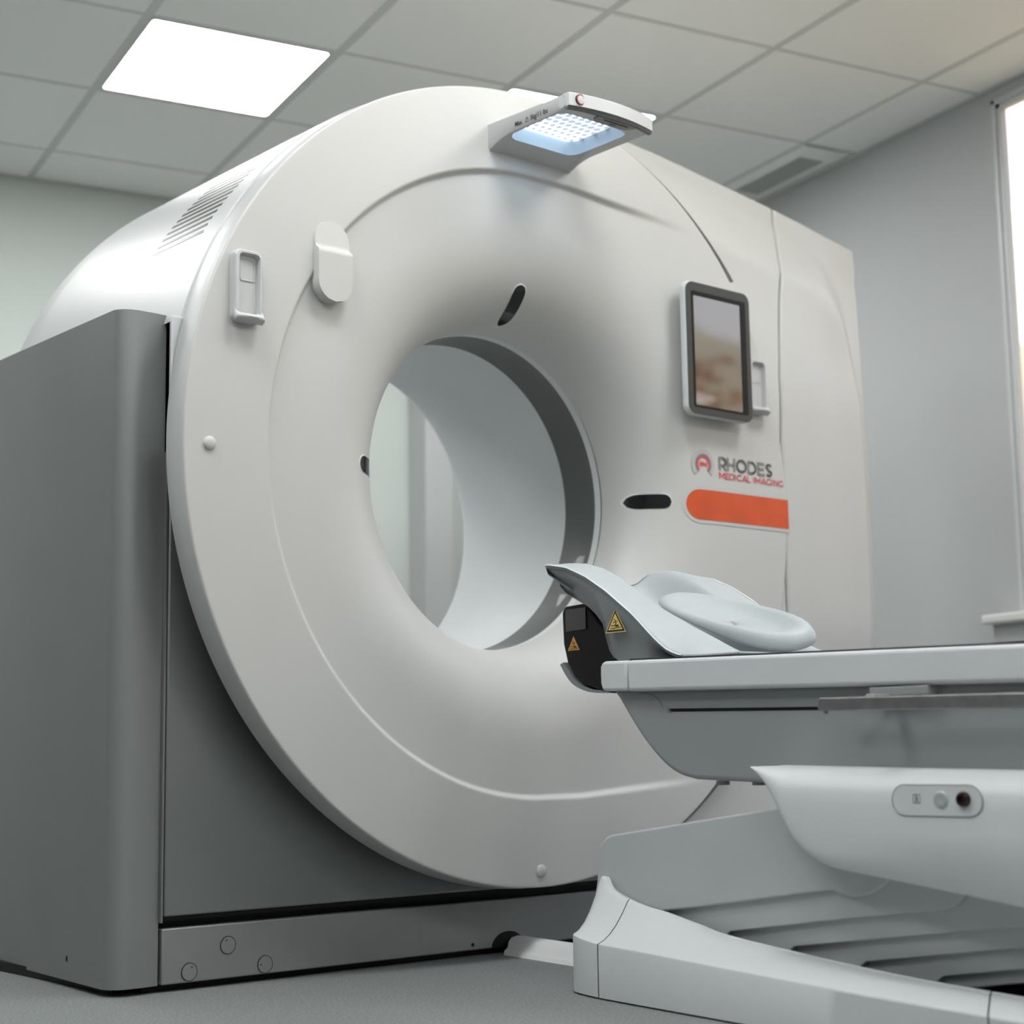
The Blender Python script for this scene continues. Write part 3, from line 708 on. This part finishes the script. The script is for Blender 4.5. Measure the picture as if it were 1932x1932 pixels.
# accessory rail
zr = lambda y: .5215 + .014 * (y + 1.0)
rl = obj('side_rail', *px([(-1.017, .5010), (-1.0145, .5045), (-1.0145, .516), (-1.020, .5215), (YE + .3, zr(YE + .3)), (YE + .3, zr(YE + .3) - .021), (-1.022, .4995)], -.297, -.287), steel, T, bevel=.0035)
for yy in (-1.115, -1.75, -2.3):
    obj('rail_bracket', *merge(bxm(-.289, -.232, yy - .010, yy + .008, zr(yy) - .004, zr(yy) + .004), bxm(-.25, -.215, yy - .085, yy + .03, zr(yy) + .001, zr(yy) + .016)), tabgrey, rl, bevel=.002, fix=False)
    for dy in (.020, -.052): obj('bolt', *pz(circle(-.243, yy + dy - .01, .006, 10), zr(yy) - .004, zr(yy) + .003), greyt, rl)
obj('end_screw', *pz(circle(-.292, -1.028, .0035, 10), .495, .503), greyt, rl)
# lifting shroud
botP = catmull([(-.876, .410), (-.896, .394), (-.918, .363), (-.939, .325), (-.965, .287), (-.997, .262), (-1.045, .247), (-1.168, .232), (-1.382, .205), (-1.8, .150), (-2.5, .06)], 6)
rows = []
for (y, zb) in botP:
    tp = .411 + .020 * (y + .879); h = tp - zb; cr_ = lerp(y, [(-2.6, .10), (-1.386, .262), (-1.11, .301), (-.95, .345), (-.876, .400)])
    cr_ = max(zb + .01 * min(1, h / .05), min(cr_, tp - .02 * min(1, h / .1)))
    k = min(1, h / .12)
    k3 = sst((-.98 - y) / .30); cd = min((tp - cr_) * k3 + .88 * h * (1 - k3), .90 * h)
    kk = sst((-1.05 - y) / .3)
    tab_ = [(-.222, -.001, 0), (-.240, 0, 0), (-.266, .004, .05), (-.288, .012, .13), (-.302, .023, .25), (-.3075, .036, .38), (-.3090, .06, .55), (-.3095, .095, .7),
            (-.3095 - .0015 * kk, cd, .90), (-.3045 - .003 * (1 - kk), min(cd + .011, .95 * h), .95), (-.300, h - .004, .98), (-.293, h, 1), (-.280, h + .001, 1.01)]
    d_ = -1; zz = []
    for (x, a_, f_) in tab_:
        d_ = max(d_, min(a_, f_ * h) if h > 0 else 0); zz.append((x, y, tp - d_))
    rows.append(zz)
left = grid(rows); right = ([(-v[0], v[1], v[2]) for v in left[0]], left[1])
mid = grid([[(-.281, y, zb - .001), (.281, y, zb - .001)] for (y, zb) in botP])
sh = obj('lift_shroud', *merge(left, right, mid), tabwhite, T, ang=60, fix=False)
# control recess
xP = -.3096
ovp = capsule(-1.248, .3585, .162, .046, radians(1.5))
ol = [(-(p[0]), p[1]) for p in ovp]
def pf(a, b, d=0): return (xP - d, a, b)
ring_out = rrect(-1.248, .3585, .163, .047, .0234, 10)
obj('control_plate', *px(ring_out, xP - .0008, xP + .006), tabwhite, sh)
obj('plate_outline', *merge(*[px(q, xP - .0012, xP - .0006) for q in stroke_poly(ring_out + ring_out[:1], .0009)]), greyt, sh, fix=False)
obj('steel_button', *merge(grid([[(xP - d, -1.257 + r * cos(2 * pi * k / 24), .3600 + r * sin(2 * pi * k / 24)) for k in range(24)] for r, d in ((.0125, .0005), (.0125, .003), (.011, .004), (.004, .0025), (.0002, .002))], wrapv=True)), silver, sh, ang=50)
obj('emergency_knob', *merge(grid([[(xP - d, -1.298 + r * cos(2 * pi * k / 24), .3605 + r * sin(2 * pi * k / 24)) for k in range(24)] for r, d in ((.0115, .0005), (.0115, .006), (.0095, .009), (.006, .009), (.005, .004), (.0002, .004))], wrapv=True)), darkred, sh, ang=50)
sq = [(-1.206, .354), (-1.206, .367), (-1.219, .367), (-1.219, .354), (-1.206, .354)]
fig = stroke_poly(sq, .0010) + stroke_poly([(-1.2125, .3655), (-1.2125, .3600), (-1.2100, .3555)], .0018) + stroke_poly([(-1.2125, .3600), (-1.2150, .3555)], .0018) + stroke_poly([(-1.2095, .3615), (-1.2125, .3630), (-1.2158, .3610)], .0013) + [circle(-1.2125, .3660, .0012, 8)]
flats(fig, lambda a, b: (xP - .0014, a, b), 'person_symbol', greyt, sh)
# telescoping cover plates
pls = [
 ([(-.40, .150)] + [(-.412, .202), (-.412, .237)] + [(-.417, .256), (-.4265, .268), (-.440, .2785), (-.452, .2830)] + [(-.646, .310), (-.854, .338), (-1.3, .400), (-1.3, .30), (-1.105, .245)] + catmull([(-1.087, .221), (-1.055, .204), (-1.022, .198), (-.995, .2015), (-.977, .207)], 5) + [(-.767, .175), (-.588, .1495), (-.574, .1385), (-.56, .12)], 0),
 ([(-.45, .10), (-.45, .26), (-1.4, .40), (-1.4, .28), (-1.245, .235)] + catmull([(-1.222, .206), (-1.208, .192), (-1.186, .185), (-1.16, .182)], 5) + [(-.999, .161), (-.738, .1225), (-.722, .111), (-.715, .08)], 1),
 ([(-.50, .08), (-.50, .22), (-2.2, .42), (-2.2, .30), (-1.329, .170), (-.872, .1055), (-.857, .0945), (-.85, .07)], 2),
 ([(-.6, .06), (-.6, .20), (-2.3, .42), (-2.3, .28), (-1.327, .138), (-1.013, .0905), (-.998, .0800), (-.99, .05)], 3),
 ([(-.7, .04), (-.7, .17), (-2.4, .38), (-2.4, .26), (-1.325, .105), (-1.155, .0785), (-1.140, .068), (-1.13, .04)], 4),
 ([(-.8, .03), (-.8, .14), (-2.5, .36), (-2.5, .24), (-1.335, .086), (-1.20, .064), (-1.19, .03)], 5)]
for P_, k in pls:
    w = .232 - .012 * k; obj('telescopic_panel', *px(P_, -w, w), bellow, T, bevel=.0025 if k else .004)
box('lift_mechanism', -.15, .15, -1.9, -1.22, .0, .20, black, T)
# base cover: lofted skirt
def base_path():
    # returns list of (floor xy, crease xy, crease z, rim xy, rim z, tag)
    out = []
    # from centre front round the corner and down the left side
    fl = [(0, -.400), (-.15, -.402), (-.25, -.406), (-.290, -.414), (-.312, -.428), (-.324, -.447), (-.335, -.480), (-.3465, -.531), (-.3570, -.62), (-.3665, -.707), (-.3760, -.80), (-.3840, -.882), (-.3950, -1.0), (-.4085, -1.15), (-.4210, -1.30), (-.4330, -1.45), (-.4440, -1.60), (-.4630, -1.9), (-.5100, YE)]
    rm = [(0, -.428), (-.15, -.428), (-.22, -.429), (-.236, -.431), (-.245, -.436), (-.2495, -.446), (-.25, -.470), (-.25, -.514), (-.25, -.561), (-.25, -.608), (-.25, -.68), (-.25, -.755), (-.25, -.889), (-.25, -1.029), (-.25, -1.17), (-.25, -1.342), (-.25, -1.5), (-.25, -1.8), (-.25, YE)]
    rz = [.206, .206, .206, .2060, .2055, .2045, .184, .168, .157, .150, .135, .120, .105, .091, .080, .071, .064, .056, .05]
    cz = [.104, .104, .104, .104, .104, .103, .100, .0965, .094, .0915, .088, .085, .081, .077, .0735, .070, .067, .06, .055]
    return fl, rm, rz, cz
fl, rm, rz, cz = base_path()
rows = []
for a, b, z1, z2 in zip(fl, rm, rz, cz):
    def mixp(t, b_=b, a_=a): return (a_[0] + (b_[0] - a_[0]) * t, a_[1] + (b_[1] - a_[1]) * t)
    conc = sst((z1 - .10) / .08)
    row = [(a[0], a[1], .003), (a[0], a[1], z2 - .003), (*mixp(.012), z2)]
    for t in (.2, .4, .6, .8, .93):
        tz = t - conc * .85 * t * (1 - t) ; row.append((*mixp(t), z2 + (z1 - z2) * tz))
    row += [(*b, z1 - .002), (b[0] * .985, b[1] - .003 if abs(b[0]) < .2 else b[1], z1), (b[0] * .955, b[1] - (.008 if a[1] > -.45 else 0), z1 - .001), (b[0] * .945, b[1] - (.01 if a[1] > -.45 else 0), z1 - .03)]
    rows.append(row)
def densify(rows, n=5):
    out = []
    for j in range(len(rows[0])):
        out.append(catmull([r[j] for r in rows], n))
    return [[out[j][i] for j in range(len(out))] for i in range(len(out[0]))]
D = densify(rows, 6)
def cut(ya, yb): return [r for r in D if ya >= r[1][1] >= yb]
def mirror(m_): return ([(-v[0], v[1], v[2]) for v in m_[0]], m_[1])
i1 = min(range(len(D)), key=lambda i: abs(D[i][1][1] + .530)); i2 = min(range(len(D)), key=lambda i: abs(D[i][1][1] + 1.405))
def shift(row, d): return [(p[0], p[1] + d, p[2]) for p in row]
A_ = D[:i1] + [shift(D[i1], .0012)]; B_ = [shift(D[i1], -.0012)] + D[i1 + 1:i2] + [shift(D[i2], .0015)]; C_ = [shift(D[i2], -.0015)] + D[i2 + 1:]
full = [[(-p[0], p[1], p[2]) for p in r] for r in A_[::-1]][:-1] + A_
obj('base_end_cover', *grid(full), tabwhite, T, ang=30)
for s in (0, 1):
    for part in (B_, C_):
        m_ = grid(part); obj('base_side_cover', *(mirror(m_) if s else m_), tabwhite, T, ang=30)
obj('base_core', *pz([(-.30, -.46), (.30, -.46), (.34, -.9), (.38, YE + .05), (-.38, YE + .05), (-.34, -.9)], 0, .04), black, T)

# cable duct from the scanner to the table
dct = [(-.058 * 1 + .0, .0), (-.052, .008), (-.040, .014), (-.030, .026), (-.018, .033), (.0, .036), (.022, .033), (.038, .022), (.050, .010), (.060, 0)]
V0 = [(-.0 + a * 1.0 + .03, .108 + b * .6, b) for a, b in dct]; V1 = [(-.03 + a + .0, -.3985, b) for a, b in dct]; n = len(dct)
e = thing('cable_duct', (0, -.15, 0), 'low white rounded cable duct on the floor between scanner plinth and table base', 'cable duct')
obj('duct_cover', V0 + V1, [(k, (k + 1) % n, n + (k + 1) % n, n + k) for k in range(n)] + [tuple(range(n)), tuple(range(2 * n - 1, n - 1, -1))], mat('duct_white', (.78, .79, .79), .4), e, ang=25)

# ================================================================== HEAD AND ARM SUPPORTS
# black head holder plugged into the table end
hh = thing('head_holder', (0, -.35, .56), 'black curved head holder plugged into the end of the tabletop', 'head holder')
hp_ = [(-.4495, .5535), (-.33, .5565), (-.287, .566), (-.250, .577), (-.222, .594), (-.200, .622), (-.188, .664), (-.186, .728), (-.190, .7375), (-.198, .742), (-.245, .744), (-.26, .742), (-.30, .70), (-.37, .64), (-.44, .605), (-.4495, .60)]
obj('holder_shell', *px(hp_, -.103, .103), black, hh, bevel=.004)
obj('holder_grip', *px([(-.200, .735), (-.262, .736), (-.262, .690), (-.200, .688)], -.106, -.1), glossb, hh, bevel=.0015)
def warn(parent, fmap, yel, border):
    tri = [(-.5, -.42), (.5, -.42), (0, .58)]
    big_ = [(-.56, -.47), (.56, -.47), (0, .66)]
    o = None
    if border:
        flats([[(-.62, -.51), (.62, -.51), (0, .74)]], lambda a, b: fmap(a, b, .0002), 'label_edge', yellow, parent)
        flats([big_], lambda a, b: fmap(a, b, .0004), 'label_border', blackt, parent)
    flats([[(p[0] * .86, p[1] * .86 - .01) for p in tri]], lambda a, b: fmap(a, b, .0006), 'warning_label', yel, parent)
    gl = stroke_poly([(-.30, -.30), (.34, -.26)], .045) + stroke_poly([(-.26, -.14), (-.05, -.16), (.06, -.05), (.02, .06), (-.13, .0)], .045) + stroke_poly([(-.08, .20), (.02, .10), (.14, .05)], .04) + [[(-.02, -.22), (.22, -.22), (.19, -.10), (.02, -.13)]]
    flats(gl, lambda a, b: fmap(a, b, .0009), 'label_symbol', blackt, parent)
warn(hh, lambda a, b, d: (-.1035 - d, -.2215 - a * .042, .6615 + b * .034), amber, False)
# grey tray beneath the holder
tr = obj('under_tray', *px(catmull([(-.174, .622), (-.190, .600), (-.211, .580), (-.240, .567), (-.274, .5595), (-.34, .556)], 4) + [(-.34, .560), (-.274, .5655), (-.240, .5745), (-.215, .590), (-.194, .6155), (-.186, .626)], -.1005, .112), shellg, hh, ang=50)

# grey arm rest shell with padded wings
Tz = [(-1.0, .6125), (-.66, .6125), (-.631, .613), (-.60, .624), (-.57, .645), (-.509, .698), (-.437, .749), (-.378, .783), (-.324, .805), (-.272, .815), (-.24, .813)]
Rz = [(-1.0, .6125), (-.76, .6125), (-.70, .615), (-.634, .648), (-.575, .675), (-.490, .718), (-.381, .786), (-.33, .810), (-.28, .824), (-.24, .823), (-.2, .81)]
Vz = [(-1.0, .6125), (-.75, .6125), (-.60, .6135), (-.52, .618), (-.45, .632), (-.36, .68), (-.30, .725), (-.24, .777), (-.2, .802)]
Tz, Rz, Vz = [sorted(q) for q in (Tz, Rz, Vz)]
as_ = thing('arm_support', (0, -.45, .61), 'grey padded arm support rising from the scanner end of the table', 'arm support')
def hsurf(x, y):
    a = abs(x); t, r, v = lerp(y, Tz), lerp(y, Rz), lerp(y, Vz)
    if a > .12: return t + (r - t) * (1 - ((a - .12) / .093) ** 2)
    q = sst((a - .075) / .045); return v + (r - v) * q
def yback(x): return -.205 - .065 * (abs(x) / .213) ** 2
NY, NX = 60, 72
rows = []
for j in range(NX + 1):
    x = -.213 + .426 * j / NX; row = []
    for i in range(NY + 1):
        t = i / NY; yf = -.775; y = yback(x) + (yf - yback(x)) * t
        row.append((x, y, max(.6135, hsurf(x, y))))
    rows.append(row)
pad = obj('padded_surface', *grid(rows), padg, as_, ang=70, fix=True)
md = pad.modifiers.new('thick', 'SOLIDIFY'); md.thickness = .006; md.offset = -1
# outer shell walls
Bz = sorted([(-.262, .793), (-.275, .772), (-.293, .756), (-.325, .740), (-.355, .725), (-.382, .704), (-.400, .685), (-.407, .665), (-.409, .648), (-.418, .630), (-.430, .616), (-.445, .6125), (-.64, .6125)], key=lambda p: p[0])
for s in (-1, 1):
    rows = []
    ys_ = [-.262, -.268, -.275, -.284, -.293, -.31, -.325, -.34, -.355, -.368, -.382, -.392, -.400, -.404, -.408, -.412, -.418, -.425, -.435, -.445] + [-.46 - .015 * k for k in range(12)] + [-.636]
    for y in ys_:
        t = lerp(y, Tz) - .001; b = min(lerp(y, Bz), t - .0005)
        rows.append([(s * (.214 - .004 * 0), y, t), (s * .2145, y, t - .004), (s * .210, y, t - .006)] + [(s * (.210 - .026 * sst(k / 6)), y, (t - .006) + (min(b, t - .007) - (t - .006)) * k / 6) for k in range(1, 7)] + [(s * .17, y, min(b, t - .007) + .004)])
    o = obj('side_wall', *grid(rows), shellg, as_, ang=40)
    md = o.modifiers.new('thick', 'SOLIDIFY'); md.thickness = .004
    if s < 0: sw = o
    tr_ = [(s * .2155, y, lerp(y, Tz) + .0005) for y in ys_]
    V, F = [], []
    rows = [[(p[0] + .0022 * cos(a), p[1], p[2] + .0022 * sin(a)) for a in (0, pi / 2, pi, 3 * pi / 2)] for p in tr_]
    obj('edge_trim', *grid(rows, wrapv=True), tabwhite, as_)
# back rim joining the wings
rows = []
for j in range(41):
    x = -.213 + .426 * j / 40; y = yback(x); z = hsurf(x, y)
    rows.append([(x, y, z + .001), (x, y + .005, z - .002), (x, y + .007, z - .008), (x, y + .003, z - .018), (x, y - .01, z - .026), (x, y - .06, z - .055)])
obj('back_rim', *grid(rows), shellg, as_, ang=60)
# underside slab so the shell is solid
rows = []
for j in range(21):
    x = -.19 + .38 * j / 20; rows.append([(x, y, min(lerp(y, Bz) + .004, hsurf(x, y) - .012)) for y in (-.275, -.293, -.325, -.355, -.382, -.400, -.408, -.418, -.43)])
obj('underside', *grid(rows), shellg, as_, ang=60)
warn(as_, lambda a, b, d: (-.2075 - d * 1.5 + (.02 if False else 0), -.4545 - a * .046, .6865 + b * .037), yellow, True)

# head cushion lying in the valley
hc = thing('head_cushion', (0, -.58, .66), 'pale grey oval head cushion with rolled rim and creases lying in the arm support', 'cushion')
c0, c1 = Vector((0, -.372, .757)), Vector((0, -.750, .640)); ax_ = (c1 - c0); Ln = ax_.length; ax_.normalize(); upv = Vector((0, -ax_.z, ax_.y)); upv = Vector((0, ax_.z, -ax_.y)) if upv.z < 0 else upv
if upv.z < 0: upv = -upv
exv = Vector((cos(radians(17)), 0, sin(radians(17)))); upv = exv.cross(ax_); upv = -upv if upv.z < 0 else upv
cc = (c0 + c1) / 2 + Vector((.010, -.004, .000))
rows = []
for i in range(97):
    a = 2 * pi * i / 96; row = []
    ca, sa = cos(a), sin(a); ex = (.068 + .014 * sst(sa * .5 + .5)) * (abs(ca) ** .8) * (1 if ca > 0 else -1); ey = (Ln / 2) * (abs(sa) ** .9) * (1 if sa > 0 else -1)
    for (s_, h) in ((0.001, -.017), (.3, -.0155), (.5, -.010), (.65, -.002), (.76, .006), (.85, .0105), (.93, .0085), (.985, .001), (1.0, -.006), (1.0, -.009), (.985, -.013), (.93, -.018), (.8, -.021), (.001, -.024)):
        end = sst((sa - .2) / .5)
        wr = .0016 * max(0, sin(a * 31)) ** 6 * end * (1 if .8 < s_ < 1.01 and h > -.01 else 0)
        up = h * (.55 + 1.0 * sst((sa + .6) / 1.4) * (1 if h > 0 else .45)) - wr
        row.append(tuple(cc + exv * ex * s_ + ax_ * (ey * s_) + upv * up))
    rows.append(row)
obj('cushion_body', *grid(rows[:-1], wrapu=True), padg, hc, ang=70)

for o in list(bpy.data.objects):
    if '_o' in o: del o['_o']
